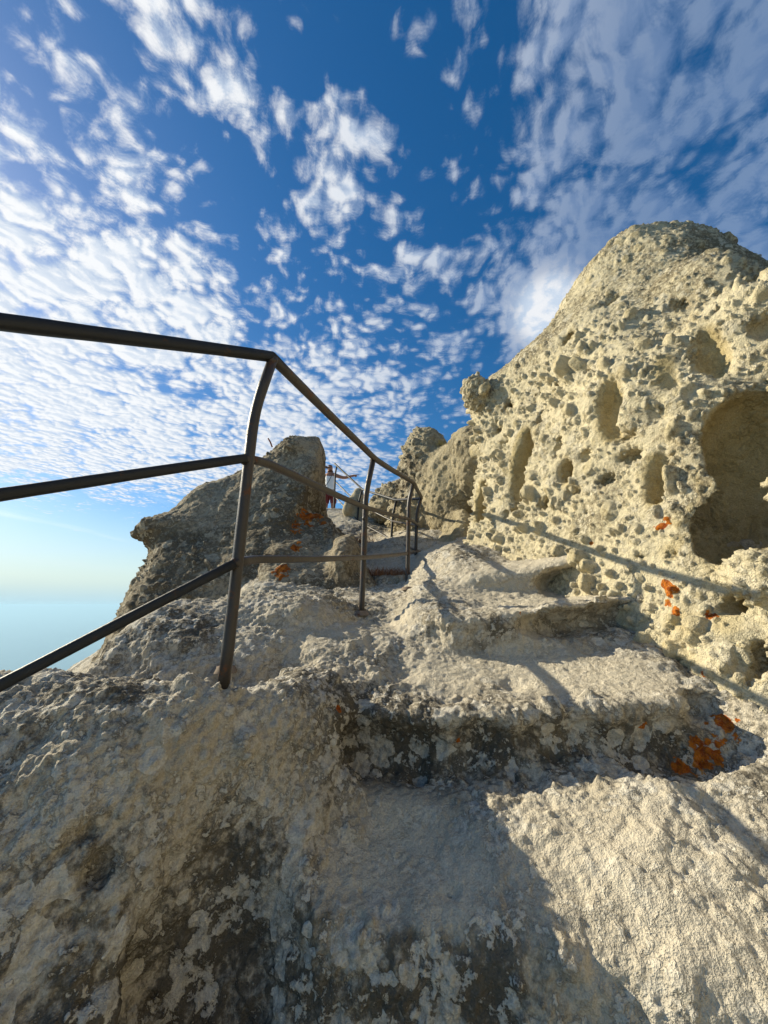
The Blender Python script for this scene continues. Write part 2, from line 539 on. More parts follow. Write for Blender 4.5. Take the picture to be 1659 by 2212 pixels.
def f_ground(p):
    p = wob(p, 2.6, .045)
    x, y, z = p[:, 0], p[:, 1], p[:, 2]
    # under everything: rising gully
    base = (z - np.interp(y, [0, .9, 1.25, 1.6, 2.3, 3.2, 4.2, 5.2, 6.5, 8.3, 9.3, 9.7, 10.1, 12], [-1.5, -1.25, -1.02, -.75, -.32, -.10, .17, .38, .80, 1.75, 2.42, 2.10, 1.98, 1.9]).astype(F)
            + F(.9) * np.maximum(-.9 - .12 * y - x, 0) * (y < 30)) * F(.85)
    t1 = conv(p, (t1_top, t1_front, t1_left, planep(P(1300, 1800, 1.3), (1, 0, .2))), .10)
    rs = conv(p, (rs_top, rs_front, planep(P(900, 1900, 1.1), (-.9, -.3, .3))), .12)
    d = smin(base, smin(t1, rs, F(.10)), F(.06))
    t2 = conv(p, (t2_top, t2_front, t2_left, t2_back), .10)
    d = smin(d, t2, F(.07))
    t3 = conv(p, (t3_top, t3_front, t3_left), .08)
    d = smin(d, t3, F(.06))
    t4 = conv(p, (t4_top, t4_front, t4_left), .08)
    d = smin(d, t4, F(.06))
    path = conv(p, (pa_top, planep(P(1000, 1300, 3), (.8, 0, .6)), planep(P(700, 1385, 2.1), (-.1, -.75, .66)), planep(P(540, 1330, 2.4), (-.5, -.3, .75))), .12)
    d = smin(d, path, F(.08))
    # slope between the path and the ledges
    d = smin(d, ell(p, P(985, 1345, 3.0), (.32, .80, .24), -.2), F(.10))
    d = smin(d, ell(p, P(1005, 1265, 3.9), (.30, 1.0, .30), -.2), F(.14))
    # the big boulder on the left and the humps behind it
    lb = conv(p, (lb_top, lb_front, lb_right, lb_mid), .11)
    d = smin(d, lb, F(.09))
    hb = conv(p, (hb_top, hb_front, hb_left, hb_right, hb_back), .12)
    d = smin(d, hb, F(.07))
    d = smin(d, ell(p, P(640, 1345, 2.6), (.40, .40, .17), .0), F(.12))
    d = smin(d, ell(p, P(640, 1500, 1.62), (.16, .26, .13), .0), F(.12))
    d = smax(d, -ell(p, P(850, 1800, 1.16), (.26, .26, .075)), F(.05))
    # hollows: worn bowl at the riser, dark groove under the boulder, undercut risers
    d = smax(d, -ell(p, P(500, 1850, 1.06), (.10, .13, .28)), F(.12))
    d = smax(d, -ell(p, P(460, 2120, .96), (.18, .10, .22)), F(.14))
    d = smax(d, -ell(p, P(800, 1585, 1.60), (.20, .10, .10)), F(.12))
    d = smax(d, -ell(p, P(960, 1600, 1.48), (.24, .13, .11)), F(.05))
    d = smax(d, -ell(p, P(1180, 1620, 1.40), (.28, .12, .10)), F(.05))
    d = smax(d, -ell(p, P(1290, 1352, 1.97), (.42, .24, .095)), F(.03))
    d = smax(d, -ell(p, P(1400, 1345, 2.0), (.13, .16, .10)), F(.04))
    d = smax(d, -ell(p, P(1260, 1250, 2.55), (.24, .28, .085)), F(.03))
    d = smax(d, -ell(p, P(1450, 1650, 1.36), (.28, .13, .12)), F(.06))
    d = smax(d, -ell(p, P(1560, 1575, 1.38), (.12, .24, .10)), F(.03))
    d = smax(d, -ell(p, P(900, 1360, 2.06), (.15, .10, .08)), F(.06))
    d = smax(d, -ell(p, P(850, 1412, 1.92), (.10, .09, .06)), F(.03))
    d = smax(d, -ell(p, P(955, 1465, 1.68), (.10, .09, .05)), F(.03))
    d = smax(d, -ell(p, P(1092, 1456, 1.74), (.06, .06, .05)), F(.02))
    for c, r in GROUND_HOLES:
        d = smax(d, -ell(p, c, r), F(.015))
    return d
for px, py, r, dp in [(465, 1600, 17, 1.6), (200, 1760, 24, 1.0), (255, 1825, 26, 1.0), (872, 1655, 26, .8), (820, 1612, 16, .8), (775, 1905, 12, .6), (992, 1895, 16, .6),
                      (1640, 1640, 40, 1.2), (1480, 1845, 14, .8), (1560, 1885, 20, .8), (1600, 2100, 30, 1.2), (1380, 1990, 14, .8), (1240, 1970, 14, .6), (1300, 2050, 12, .8),
                      (1455, 2030, 18, .8), (1640, 1985, 22, 1.2), (1000, 1560, 14, .8), (740, 1690, 14, .8), (1150, 1600, 16, .7), (1290, 1695, 20, .8)]:
    c = hits(f_ground, px, py)
    rr = r / 833.5 * np.linalg.norm(c) * .9
    GROUND_HOLES.append((c + D(px, py) * rr * .2, (rr, rr * dp, rr)))
def spots(f, lst):
    res = []
    for px, py, r in lst:
        c = hits(f, px, py)
        res.append((c.astype(F), r / 833.5 * float(c @ V(0, CP, SP))))
    return res
def patch(co, lst, rag=0.0):
    a = np.zeros(len(co), F)
    if rag:
        w = fbm(co, 22, 2) * F(.45 * rag) + fbm(co + F(4), 9, 2) * F(.5 * rag)
    for c, r in lst:
        d = np.sqrt(((co - c) ** 2).sum(1)) / r
        a = np.maximum(a, np.clip(1.0 - d * .72 + (w * (d < 2.2) if rag else 0), 0, 1) if rag else 1 - sstep(d, .25, 1.25))
    return a
OR_G = spots(f_ground, [(1370, 1345, 22), (1400, 1325, 16), (1510, 1630, 36), (1480, 1660, 24), (1545, 1640, 20), (1560, 1575, 34), (1375, 1305, 12), (1120, 1322, 9), (1075, 1377, 8),
                        (988, 1597, 10), (732, 1532, 7), (1520, 1456, 12), (1385, 1570, 12), (1600, 1560, 8)])
WORN_G = spots(f_ground, [(870, 1800, 150), (960, 1900, 160), (800, 1880, 120), (1150, 1440, 160), (950, 1450, 110), (1330, 1460, 130), (1200, 1240, 110), (860, 1340, 60), (1020, 1280, 70), (1250, 1290, 70)])
PALE_G = spots(f_ground, [(1350, 1900, 260), (1500, 2000, 240), (1200, 1880, 170), (1150, 1250, 200), (700, 1350, 120)])
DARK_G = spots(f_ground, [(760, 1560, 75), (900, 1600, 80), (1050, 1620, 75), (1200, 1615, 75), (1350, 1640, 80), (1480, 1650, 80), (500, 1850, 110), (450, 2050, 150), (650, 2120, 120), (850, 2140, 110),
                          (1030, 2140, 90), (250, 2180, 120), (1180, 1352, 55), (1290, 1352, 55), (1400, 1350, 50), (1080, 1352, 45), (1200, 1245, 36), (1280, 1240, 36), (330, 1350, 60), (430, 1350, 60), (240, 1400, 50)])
LIGHT_G = spots(f_ground, [(200, 1650, 170), (380, 1600, 150), (600, 1540, 110), (80, 1800, 140), (560, 1400, 120), (600, 1680, 90)])
DISC_G = spots(f_ground, [(740, 2075, 15), (797, 2082, 19), (805, 2104, 15), (848, 2112, 13), (1048, 1985, 20), (1385, 1648, 18), (1372, 1690, 18), (1405, 1700, 14), (1345, 1392, 13), (1400, 1384, 11), (1160, 1310, 15), (1195, 1330, 17),
                          (1240, 1305, 13), (1012, 1612, 9), (1325, 1360, 16), (430, 1985, 20), (395, 1935, 16), (290, 2110, 22), (460, 2140, 16), (120, 1900, 26), (640, 1790, 18), (575, 1720, 20), (660, 2010, 14), (250, 1700, 28), (330, 1640, 24), (540, 1560, 22), (330, 1470, 22),
                          (170, 1430, 22), (110, 1455, 18), (240, 1412, 16), (610, 1470, 20), (1250, 1560, 22), (1180, 1570, 18), (1330, 1590, 20), (1440, 1560, 22), (1260, 1350, 12), (1290, 1385, 13)])
def disp_ground(co, no):
    patchy = sstep(fbm(co, 1.3, 2), -.2, .35)
    worn = patch(co, WORN_G)
    pale = patch(co, PALE_G)
    rough = 1 - .72 * np.maximum(worn, .85 * pale)
    h = F(.022) * fbm(co, 4.5, 3) * (1 - .75 * worn) + F(.013) * fbm(co + F(9), 15, 3) * rough + F(.006) * fbm(co + F(5), 45, 2) * (rough + .3)
    d1, r1 = worley(co * F(8.5) + F(3), .40, .10, .45)
    h -= F(.075) * r1 * (1 - sstep(d1, .5, 1.0)) * (.2 + .8 * patchy) * rough
    d2, r2 = worley(co * F(24.0) + F(8), .5, .14, .5, 5)
    h -= F(.030) * r2 * (1 - sstep(d2, .4, 1.0)) * (.25 + .75 * patchy) * (rough + .15)
    d3, r3 = worley(co * F(60.0), .55, .2, .55, 9)
    h -= F(.011) * r3 * (1 - sstep(d3, .3, 1.0)) * (rough * .8 + .35)
    # flaky bedding seen along the trodden path
    bed = np.abs(np.mod(co[:, 2] * 26 + fbm(co, 2.5, 2) * 2.2, 1) - .5) * 2
    pathm = sstep(co[:, 1], 2.3, 2.9) * (1 - sstep(co[:, 0], .15, .5))
    h += F(.018) * bed * pathm
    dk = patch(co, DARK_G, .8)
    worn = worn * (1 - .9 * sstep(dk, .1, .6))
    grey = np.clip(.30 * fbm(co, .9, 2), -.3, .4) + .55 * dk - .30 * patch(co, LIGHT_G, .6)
    worn = np.maximum(worn, .7 * pale)
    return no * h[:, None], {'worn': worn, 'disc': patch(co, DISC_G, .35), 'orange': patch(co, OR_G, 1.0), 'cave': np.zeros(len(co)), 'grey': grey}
AZ, EL = (math.radians(-54), math.radians(54)), (math.radians(-62), math.radians(26))
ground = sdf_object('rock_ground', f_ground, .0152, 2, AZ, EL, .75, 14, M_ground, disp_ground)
tag(ground, kind='structure')

def disp_plain(co, no):
    z = np.zeros(len(co))
    h = F(.05) * fbm(co, 2.0, 3)
    return no * h[:, None], {'worn': z + .3, 'orange': z, 'cave': z, 'grey': z}
behind = sdf_object('rock_ground', f_ground, .04, 1, (math.radians(53.5), math.radians(306.5)), (math.radians(-80), math.radians(0)), .7, 9, M_ground, disp_plain)
tag(behind, kind='structure')

# ------------------------------------------------------------------ the honeycombed cliff
LEFTW = (-1, -.3, .2)
cl_face = plane3(P(1000, 1170, 4.25), P(1450, 1310, 2.03), P(1250, 720, 3.3), LEFTW)
cl_lean = plane3(P(1240, 700, 3.35), P(1620, 760, 2.35), P(1400, 540, 3.6), (-1, 0, 1))
cl_cap = plane3(P(1440, 520, 3.6), P(1659, 680, 2.75), P(1440, 520, 3.6) + V(.7, 1, -.25), UP)
cl_top = plane3(P(1010, 858, 4.5), P(1225, 682, 4.0), P(1300, 620, 6.5), (-.4, .3, 1))
cl_end = planep(P(1003, 1000, 4.5), (-.75, .66, .05))
cl_low = planep(P(1450, 1325, 1.96), (-.95, -.34, .32))
CLIFF_HOLES = []
ALC = [(P(1672, 1000, 2.05), (.33, .37, .42)), (P(1668, 1105, 2.02), (.35, .38, .42)), (P(1650, 1205, 1.92), (.31, .32, .33))]
def f_cliff(p):
    p = wob(p, 2.1, .05)
    d = conv(p, (cl_face, cl_top, cl_end, cl_lean, cl_cap), .20)
    # swelling foot of the wall, dome and shoulders above
    d = smin(d, conv(p, (cl_low, planep(P(1250, 1110, 3.0), (-.3, -.1, .9)), cl_end), .12), F(.15))
    d = smin(d, ell(p, P(1410, 775, 4.1), (.95, .95, 1.34), .3), F(.14))
    d = smin(d, ell(p, P(1500, 700, 3.1), (.34, .5, .50), .3), F(.1))
    d = smin(d, ell(p, P(1640, 790, 2.55), (.42, .6, .50), .3), F(.1))
    d = smin(d, ell(p, P(1035, 850, 4.6), (.17, .2, .21)), F(.05))
    # foot on the right
    d = smin(d, ell(p, P(1570, 1430, 1.85), (.28, .30, .30), .3), F(.14))
    d = smin(d, ell(p, P(1680, 1560, 1.55), (.26, .30, .34), .3), F(.12))
    d = smin(d, ell(p, P(1672, 1255, 1.62), (.13, .15, .13), .3), F(.05))
    # large hollows
    al = ell(p, ALC[0][0], ALC[0][1], .25)
    for c, r in ALC[1:]:
        al = smin(al, ell(p, c, r, .25), F(.05))
    d = smax(d, -al, F(.05))
    for c, r in CLIFF_HOLES:
        d = smax(d, -ell(p, c, r, .3), F(.025))
    return d
for px, py, rx, ry, dep in [(1520, 770, 22, 72, 1.0), (1300, 885, 22, 80, 1.3), (1115, 1010, 26, 84, 1.6), (1030, 1085, 22, 46, 1.5), (1215, 1025, 19, 24, 1.8), (1405, 1045, 22, 66, 1.1),
                          (1425, 800, 16, 72, 1.0), (1220, 733, 14, 20, 1.5), (1305, 660, 12, 17, 1.2), (1198, 965, 13, 28, 1.2), (1240, 960, 12, 14, 1), (1255, 1000, 16, 12, 1), (1340, 1000, 22, 12, 1),
                          (1395, 905, 18, 30, 1), (1085, 870, 12, 14, 1), (1155, 905, 11, 16, 1), (1170, 1090, 17, 16, 1.2), (1230, 1070, 16, 14, 1), (1330, 960, 22, 12, 1), (1480, 655, 14, 22, .8),
                          (1555, 670, 12, 12, 1.5), (1620, 822, 13, 12, 1.5), (1568, 823, 11, 9, 1.2), (1455, 715, 10, 9, 1.5), (1300, 1045, 18, 12, 1), (1380, 850, 14, 26, 1), (1130, 950, 10, 14, 1),
                          (1440, 1165, 10, 9, 1.4), (1385, 1230, 10, 9, 1.4), (1452, 1225, 11, 9, 1.4), (1640, 1470, 26, 60, 1.5), (1600, 1320, 26, 22, 1.4), (1645, 700, 22, 26, 1.2),
                          (1150, 860, 10, 10, 1), (1195, 840, 10, 12, 1), (1265, 800, 10, 12, 1), (1060, 920, 10, 12, 1), (1075, 960, 10, 10, 1), (1090, 1100, 12, 12, 1), (1265, 1105, 10, 8, 1)]:
    c = hits(f_cliff, px, py)
    t = float(c @ V(0, CP, SP)) / 833.5
    CLIFF_HOLES.append((c + V(.9, .25, 0) * rx * t * 1.0, (rx * t * 1.9 * dep, rx * t * 1.22, ry * t * 1.1)))

# ------------------------------------------------------------------ the dark rock on the left, with its lichen slab
lk_front = plane3(P(380, 1290, 4.2), P(600, 1110, 4.9), P(620, 1000, 5.6), (0, -1, .4))
lk_left = plane3(P(345, 1170, 5.2), P(262, 1330, 4.6), P(345, 1170, 7.0), (-1, 0, 0))
lk_right = planep(P(700, 1030, 5.6), (1, .17, .10))
lk_back = plane3(P(310, 1135, 5.3), P(630, 968, 6.1), P(310, 1135, 5.3) + V(0, 1, -.45), UP)
lk_under = plane3(P(690, 1075, 5.4), P(545, 1250, 4.0), P(600, 1250, 5.0), (1, -.3, 0))
sl_top = plane3(P(705, 1090, 5.6), P(570, 1275, 3.7), P(770, 1230, 4.2), (.2, -.6, .8))
def f_left(p):
    p = wob(p, 1.1, .07)
    d = conv(p, (lk_front, lk_right, lk_back, lk_left, lk_under), .22)
    d = smin(d, ell(p, P(640, 995, 5.95), (.27, .35, .32)), F(.12))
    d = smin(d, ell(p, P(385, 1150, 5.3), (.46, .4, .24), .0), F(.16))
    d = smax(d, -ell(p, P(278, 1225, 5.0), (.22, .5, .28)), F(.14))
    slab = conv(p, (sl_top, planep(P(770, 1200, 4.6), (.85, .0, .5)), planep(P(560, 1250, 4.0), (-.8, -.3, .3)), planep(P(690, 1090, 5.4), (.1, .8, .6))), .12)
    d = smin(d, slab, F(.06))
    d = smin(d, ell(p, P(742, 1215, 4.4), (.17, .45, .34), -.15), F(.1))
    return d

# ------------------------------------------------------------------ farther rocks where the path turns
def f_far(p):
    p = wob(p, 1.3, .07)
    d = ell(p, P(922, 1010, 7.6), (.50, .6, .72))
    d = smin(d, ell(p, P(960, 1080, 6.9), (.48, .6, .95)), F(.2))
    d = smin(d, ell(p, P(905, 1130, 7.4), (.62, .6, .75)), F(.2))
    d = smin(d, ell(p, P(1010, 1000, 6.6), (.42, .6, .70)), F(.2))
    d = smin(d, ell(p, P(860, 1090, 8.4), (.55, .6, .42)), F(.15))
    d = smin(d, ell(p, P(1000, 1190, 5.9), (.35, .5, .7)), F(.2))
    d = smax(d, -ell(p, P(962, 1075, 5.75), (.24, .42, .62)), F(.10))
    return d
def f_knob(p):
    p = wob(p, 2.0, .05)
    d = ell(p, P(772, 1078, 9.0), (.17, .2, .26))
    d = smin(d, ell(p, P(757, 1092, 8.8), (.16, .2, .2)), F(.08))
    d = smin(d, ell(p, P(780, 1110, 8.9), (.30, .2, .3)), F(.08))
    return d

OR_C = spots(f_cliff, [(1440, 1122, 13), (1432, 1135, 12), (1440, 1262, 15), (1450, 1280, 17), (1438, 1300, 12), (1455, 1320, 10), (1440, 1385, 8), (1542, 1327, 12), (1530, 1330, 8), (1425, 1412, 7), (1520, 1455, 11), (1275, 1172, 5), (1600, 1545, 8)])
YEL_C = spots(f_cliff, [(1450, 1190, 30), (1460, 1340, 34), (1480, 1440, 40), (1450, 1400, 30)])
def disp_cliff(co, no):
    hole = np.full(len(co), 9, F)
    for c, r in CLIFF_HOLES[:8]:
        hole = np.minimum(hole, ell(co, c, np.array(r) * 1.06, .3))
    alc = np.minimum.reduce([ell(co, c, np.array(r) * 1.04, .25) for c, r in ALC])
    inside = 1 - sstep(np.minimum(hole, alc), -.05, .03)
    top = sstep(co[:, 2], 2.0, 2.9)
    lower = 1 - sstep(co[:, 2], .1, .9)
    hc = (1 - .85 * inside)                              # honeycomb everywhere but in the smooth hollows
    right = sstep(co[:, 0] - .35 * co[:, 1], .55, 1.0)
    w = np.stack((fbm(co, 5, 2), fbm(co + F(21), 5, 2), fbm(co + F(43), 5, 2)), 1)
    q = co + w * F(.030)
    q[:, 2] *= F(.68)
    dens = sstep(fbm(co + F(50), 1.6, 2), -.6, .15) * (1 - .5 * right)
    h = (F(.030) * fbm(co, 3.0, 2) + F(.008) * fbm(co + F(7), 12, 2) + F(.003) * fbm(co + F(2), 40, 2)) * (1 - .3 * inside)
    rim = alc.copy()
    for c, r in CLIFF_HOLES:
        rim = np.minimum(rim, ell(co, c, r, .3))
    tp = (1 - .70 * top) * (.12 + .88 * sstep(rim, .01, .13))
    d0, r0 = worley(q * F(4.2), .10, .12, .36, 2, no)
    p0 = F(.45) * r0 * (1 - sstep(d0, .70, 1.0)) * hc * tp * (1 - .8 * lower)
    d1, r1 = worley(q * F(8.6), .50, .10, .43, 3, no)
    p1 = F(.25) * r1 * (1 - sstep(d1, .66, 1.0)) * hc * (.25 + .75 * dens) * tp
    d2, r2 = worley(q * F(16.5), .60, .12, .43, 7, no)
    p2 = F(.125) * r2 * (1 - sstep(d2, .62, 1.0)) * hc * (.3 + .7 * dens) * (1 - .6 * top)
    d3, r3 = worley(q * F(33.0), .55, .14, .45, 1, no)
    p3 = F(.055) * r3 * (1 - sstep(d3, .5, 1.0)) * (1 - .7 * inside) * (1 - .4 * top)
    h -= np.maximum(np.maximum(p0, p1), np.maximum(p2, p3)) + F(.25) * np.minimum(p1, p2)
    pit = np.clip((1 - sstep(d0, .5, .9)) * (r0 > .25) * hc, 0, 1) * .7
    cave = np.maximum(np.maximum(inside, pit), .45 * (1 - sstep(d1, .5, .95)) * hc)
    grey = .30 * top + .25 * fbm(co, 1.2, 2) - .18 * dens + .20 * (1 - sstep(alc, .0, .14)) * (1 - inside) + .25 * inside * sstep(fbm(co, 2.2, 2), -.1, .3)
    yel = patch(co, YEL_C)
    return no * h[:, None], {'worn': np.zeros(len(co)), 'orange': patch(co, OR_C, 1.0), 'cave': np.maximum(cave, .6 * yel), 'grey': grey}
cliff = sdf_object('honeycomb_cliff', f_cliff, .0136, 2, (math.radians(6), math.radians(60)), (math.radians(-42), math.radians(63)), 1.1, 7.5, M_cliff, disp_cliff)
tag(cliff, 'tall sunlit cream cliff riddled with honeycomb holes and one large alcove on the right', 'cliff')

# the same wall runs on past the right edge of the view and behind the viewer
def f_side(p):
    p = wob(p, 1.4, .08)
    d = conv(p, (planep(V(1.75, 1.2, 0), (-.97, -.12, .2)), planep(V(2.2, 0, 2.3), (-.3, 0, .95)), planep(V(1.8, 1.05, 0), (.25, .97, 0)), planep(V(0, -6, 0), (0, -1, .1))), .3)
    return smin(d, ell(p, V(2.1, -1.5, .6), (.9, 1.3, 1.4)), F(.3))
side = sdf_object('rock_wall', f_side, .04, 1, (math.radians(48), math.radians(178)), (math.radians(-60), math.radians(66)), 1.0, 9, M_cliff, disp_plain)
tag(side, kind='structure')

OR_L = spots(f_left, [(672, 1120, 26), (655, 1135, 22), (690, 1115, 18), (640, 1150, 16), (650, 1175, 12), (635, 1185, 12), (612, 1228, 16), (600, 1240, 16), (605, 1210, 10), (620, 1265, 10), (700, 1130, 8)])
def disp_left(co, no):
    w = np.stack((fbm(co, 2.4, 2), fbm(co + F(21), 2.4, 2), fbm(co + F(43), 2.4, 2)), 1)
    q = co + w * F(.12)
    # slanting ribs that run down to the left
    band = sstep(fbm(co * np.array((.5, .5, 1.6), F) + F(14), 1.2, 2), -.1, .35)
    h = F(.06) * fbm(co, 1.1, 2) + F(.018) * fbm(co + F(8), 5, 3) + F(.010) * fbm(co + F(3), 16, 2)
    q = q * np.array((1, 1, 1.5), F)
    d1, r1 = worley(q * F(9.0), .75, .2, .62, 3)
    h -= F(.075) * r1 * (1 - sstep(d1, .4, 1.0)) * band
    d2, r2 = worley(q * F(19.0), .8, .2, .6, 5)
    h -= F(.040) * r2 * (1 - sstep(d2, .35, 1.0)) * (.3 + .7 * band)
    return no * h[:, None], {'worn': np.zeros(len(co)), 'orange': patch(co, OR_L, 1.0), 'cave': np.zeros(len(co)), 'grey': .25 * band + .3 * fbm(co, .8, 2)}
left = sdf_object('leaning_rock', f_left, .014, 2, (math.radians(-52), math.radians(6)), (math.radians(-12), math.radians(27)), 3.2, 9, M_left, disp_left)
tag(left, 'big grey rock with a pointed horn and orange lichen slab behind the railing', 'rock')

def disp_far(co, no):
    w = np.stack((fbm(co, 2.4, 2), fbm(co + F(21), 2.4, 2), fbm(co + F(43), 2.4, 2)), 1)
    q = co + w * F(.08)
    alc = 1 - sstep(ell(co, P(962, 1075, 5.75), (.25, .43, .63)), -.03, .06)
    h = F(.05) * fbm(co, 1.4, 2) + F(.02) * fbm(co + F(8), 6, 3)
    d1, r1 = worley(q * F(7.0), .8, .2, .62, 3)
    sm = np.maximum(alc, sstep(co[:, 0], .55, .85) * .7)
    h -= F(.12) * r1 * (1 - sstep(d1, .5, 1.0)) * (1 - .9 * sm)
    d2, r2 = worley(q * F(13.0), .85, .2, .6, 5)
    h -= F(.07) * r2 * (1 - sstep(d2, .45, 1.0)) * (1 - .8 * sm)
    return no * h[:, None], {'worn': np.zeros(len(co)), 'orange': np.zeros(len(co)), 'cave': np.maximum(alc, .4 * sm), 'grey': .08 + .3 * fbm(co, .8, 2) - .2 * sm}
far = sdf_object('weathered_outcrop', f_far, .0125, 2, (math.radians(-4), math.radians(20)), (math.radians(-4), math.radians(28)), 4.6, 10.5, M_far, disp_far)
tag(far, 'shaded pitted outcrop with a smooth hollow between the cliff and the stairs', 'rock')
def disp_knob(co, no):
    h = F(.03) * fbm(co, 3, 3) + F(.012) * fbm(co, 14, 2)
    z = np.zeros(len(co))
    return no * h[:, None], {'worn': z + .25, 'orange': z, 'cave': z + .35, 'grey': z - .25}
knob = sdf_object('round_boulder', f_knob, .006, 1, (math.radians(-9), math.radians(0)), (math.radians(8), math.radians(20)), 7.8, 10.5, M_far, disp_knob)
tag(knob, 'small rounded tan boulder against the sky beside the upper stair railing', 'boulder')
SB = P(838, 1252, 4.35)
def f_block(p):
    p = wob(p, 5, .015)
    return conv(p, (planep(SB + V(0, 0, .06), (-.1, -.15, 1)), planep(SB + V(0, -.14, 0), (-.25, -1, .1)), planep(SB + V(.2, 0, 0), (1, -.2, .15)), planep(SB + V(-.17, 0, 0), (-1, -.4, .1)), planep(SB + V(0, .3, 0), (0, 1, .2)), planep(SB + V(0, 0, -.2), (0, 0, -1))), .03)
def disp_block(co, no):
    crack = np.abs(np.mod(co[:, 0] * 9 + fbm(co, 6, 2), 1) - .5)
    h = F(.02) * fbm(co, 9, 3) - F(.03) * (1 - sstep(crack, .0, .12)) * (np.abs(no[:, 2]) < .6)
    z = np.zeros(len(co))
    return no * h[:, None], {'worn': z + .4, 'orange': z, 'cave': z, 'grey': z + .1}
block = sdf_object('cracked_stone_block', f_block, .005, 1, (math.radians(-5), math.radians(6)), (math.radians(-4), math.radians(6)), 3.9, 5.2, M_ground, disp_block)
tag(block, 'low cracked stone block beside the path under dry grass', 'stone')

# ------------------------------------------------------------------ railing
def metal(name, col, rust, amt, rough=.55):
    m, g = new_mat(name)
    co = g.n('ShaderNodeTexCoord', out=3)
    n1, n2 = g.noise(co, 14, 6, .68), g.noise(co, 120, 4, .6)
    k = g.ss(g.m('ADD', n1, g.m('MULTIPLY_ADD', n2, .3, -.15)), .62 - amt, .72 - amt)
    c = g.mix(k, g.mix(n2, col, tuple(x * 1.6 for x in col)), g.mix(n2, tuple(x * .6 for x in rust), rust))
    r = g.n('ShaderNodeMapRange', {0: k, 3: rough, 4: .8})
    b = g.n('ShaderNodeBump', {'Height': g.m('ADD', n1, g.m('MULTIPLY', n2, .5)), 'Distance': .004, 'Strength': .5})
    return finish(m, g, c, r, b, metal=.0, spec=.35)
M_paint = metal('dark_weathered_paint', (.010, .011, .013), (.07, .038, .022), .0)
M_bare = metal('worn_brown_steel', (.034, .028, .024), (.13, .06, .032), .06, .42)
def obj(name, verts, faces, mat, parent=None, smooth=True):
    me = bpy.data.meshes.new(name)
    me.from_pydata([tuple(map(float, v)) for v in verts], [], faces)
    if smooth:
        me.polygons.foreach_set('use_smooth', [True] * len(me.polygons))
    me.materials.append(mat)
    o = bpy.data.objects.new(name, me)
    COL.objects.link(o)
    o.parent = parent
    return o
def smooth_path(pts, cut=.25, steps=4, rad=.05):
    """round the corners of a polyline"""
    res = [Vector(pts[0])]
    for a, b, c in zip(pts, pts[1:], pts[2:]):
        a, b, c = Vector(a), Vector(b), Vector(c)
        p = b + (a - b).normalized() * min(rad, (a - b).length * .45)
        q = b + (c - b).normalized() * min(rad, (c - b).length * .45)
        for i in range(steps + 1):
            t = i / steps
            res.append(p * (1 - t) ** 2 + b * 2 * t * (1 - t) + q * t * t)
    res.append(Vector(pts[-1]))
    return res
def tube(name, pts, r, mat, parent=None, sides=14, flat=1.0, wob_=.0, power=1.0):
    pts = [Vector(p) for p in pts]
    # subdivide long runs so that the pipe is not perfectly straight
    q = [pts[0]]
    for a, b in zip(pts, pts[1:]):
        k = max(1, int((b - a).length / .12))
        q += [a.lerp(b, (i + 1) / k) for i in range(k)]
    rr = random.Random(len(q) * 7 + int(abs(q[0].x) * 100))
    ph = [rr.uniform(0, 6) for _ in range(4)]
    s = 0
    verts, faces = [], []
    up = Vector((0, 0, 1))
    n = len(q)
    prev = None
    for i, p in enumerate(q):
        t = (q[min(i + 1, n - 1)] - q[max(i - 1, 0)]).normalized()
        if i:
            s += (p - q[i - 1]).length
        ref = up if abs(t.z) < .8 else Vector((0, -1, 0))
        a = t.cross(ref).normalized() if prev is None else (prev - t * prev.dot(t)).normalized()
        prev = a
        b = a.cross(t)
        off = a * math.sin(s * 5 + ph[0]) * wob_ + b * math.sin(s * 4.1 + ph[1]) * wob_
        for k in range(sides):
            an = 2 * math.pi * k / sides
            cx, sy = math.cos(an), math.sin(an)
            if power != 1.0:
                cx, sy = math.copysign(abs(cx) ** power, cx), math.copysign(abs(sy) ** power, sy)
            rad = r * (1 + .02 * math.sin(s * 31 + ph[2]))
            verts.append(p + off + a * cx * rad + b * sy * rad * flat)
    for i in range(n - 1):
        for k in range(sides):
            k2 = (k + 1) % sides
            faces.append((i * sides + k, i * sides + k2, (i + 1) * sides + k2, (i + 1) * sides + k))
    faces.append(tuple(range(sides))[::-1])
    faces.append(tuple((n - 1) * sides + k for k in range(sides)))
    return obj(name, verts, faces, mat, parent)
Z6 = lambda x, y: ((840 + x * .19289) * .81006, (1200 + y * .19293) * .81006)
rail = bpy.data.objects.new('railing', None)
COL.objects.link(rail)
rail.location = P(487, 1445, 1.30)
tag(rail, 'dark iron pipe railing with three bars and bent posts along the rock steps', 'railing')
RL = Vector(rail.location)
def rp(lst):
    return [Vector(p) - RL for p in lst]
POSTS = []
def post(pts, y, r, mat, sink=.06):
    p = [PY(a, b, y) for a, b in pts]
    p[0] = p[0] + (p[0] - p[1]) / np.linalg.norm(p[0] - p[1]) * sink
    tube('post', rp(smooth_path(p, rad=.10)), r, mat, rail, wob_=.0015)
    POSTS.append(p)
post([(487, 1445), (550, 888), (588, 778)], 1.385, .0205, M_bare)
y2 = min(2.79, float(hits(f_ground, 780, 1325)[1]))
post([(780, 1325), (791, 1066), (806, 994)], y2, .0205, M_bare)
post([(880, 1272), Z6(1295, 720), Z6(1362, 470)], 4.02, .022, M_bare)
post([(897, 1242), Z6(1410, 850), Z6(1468, 660)], 5.25, .022, M_bare)
post([(843, 1205), Z6(1078, 880), Z6(1125, 695)], 6.9, .022, M_paint)
post([Z6(568, 1190), Z6(610, 690), Z6(655, 545)], 8.4, .022, M_paint)
post([Z6(262, 830), Z6(280, 320), Z6(300, 225)], 9.3, .022, M_paint)
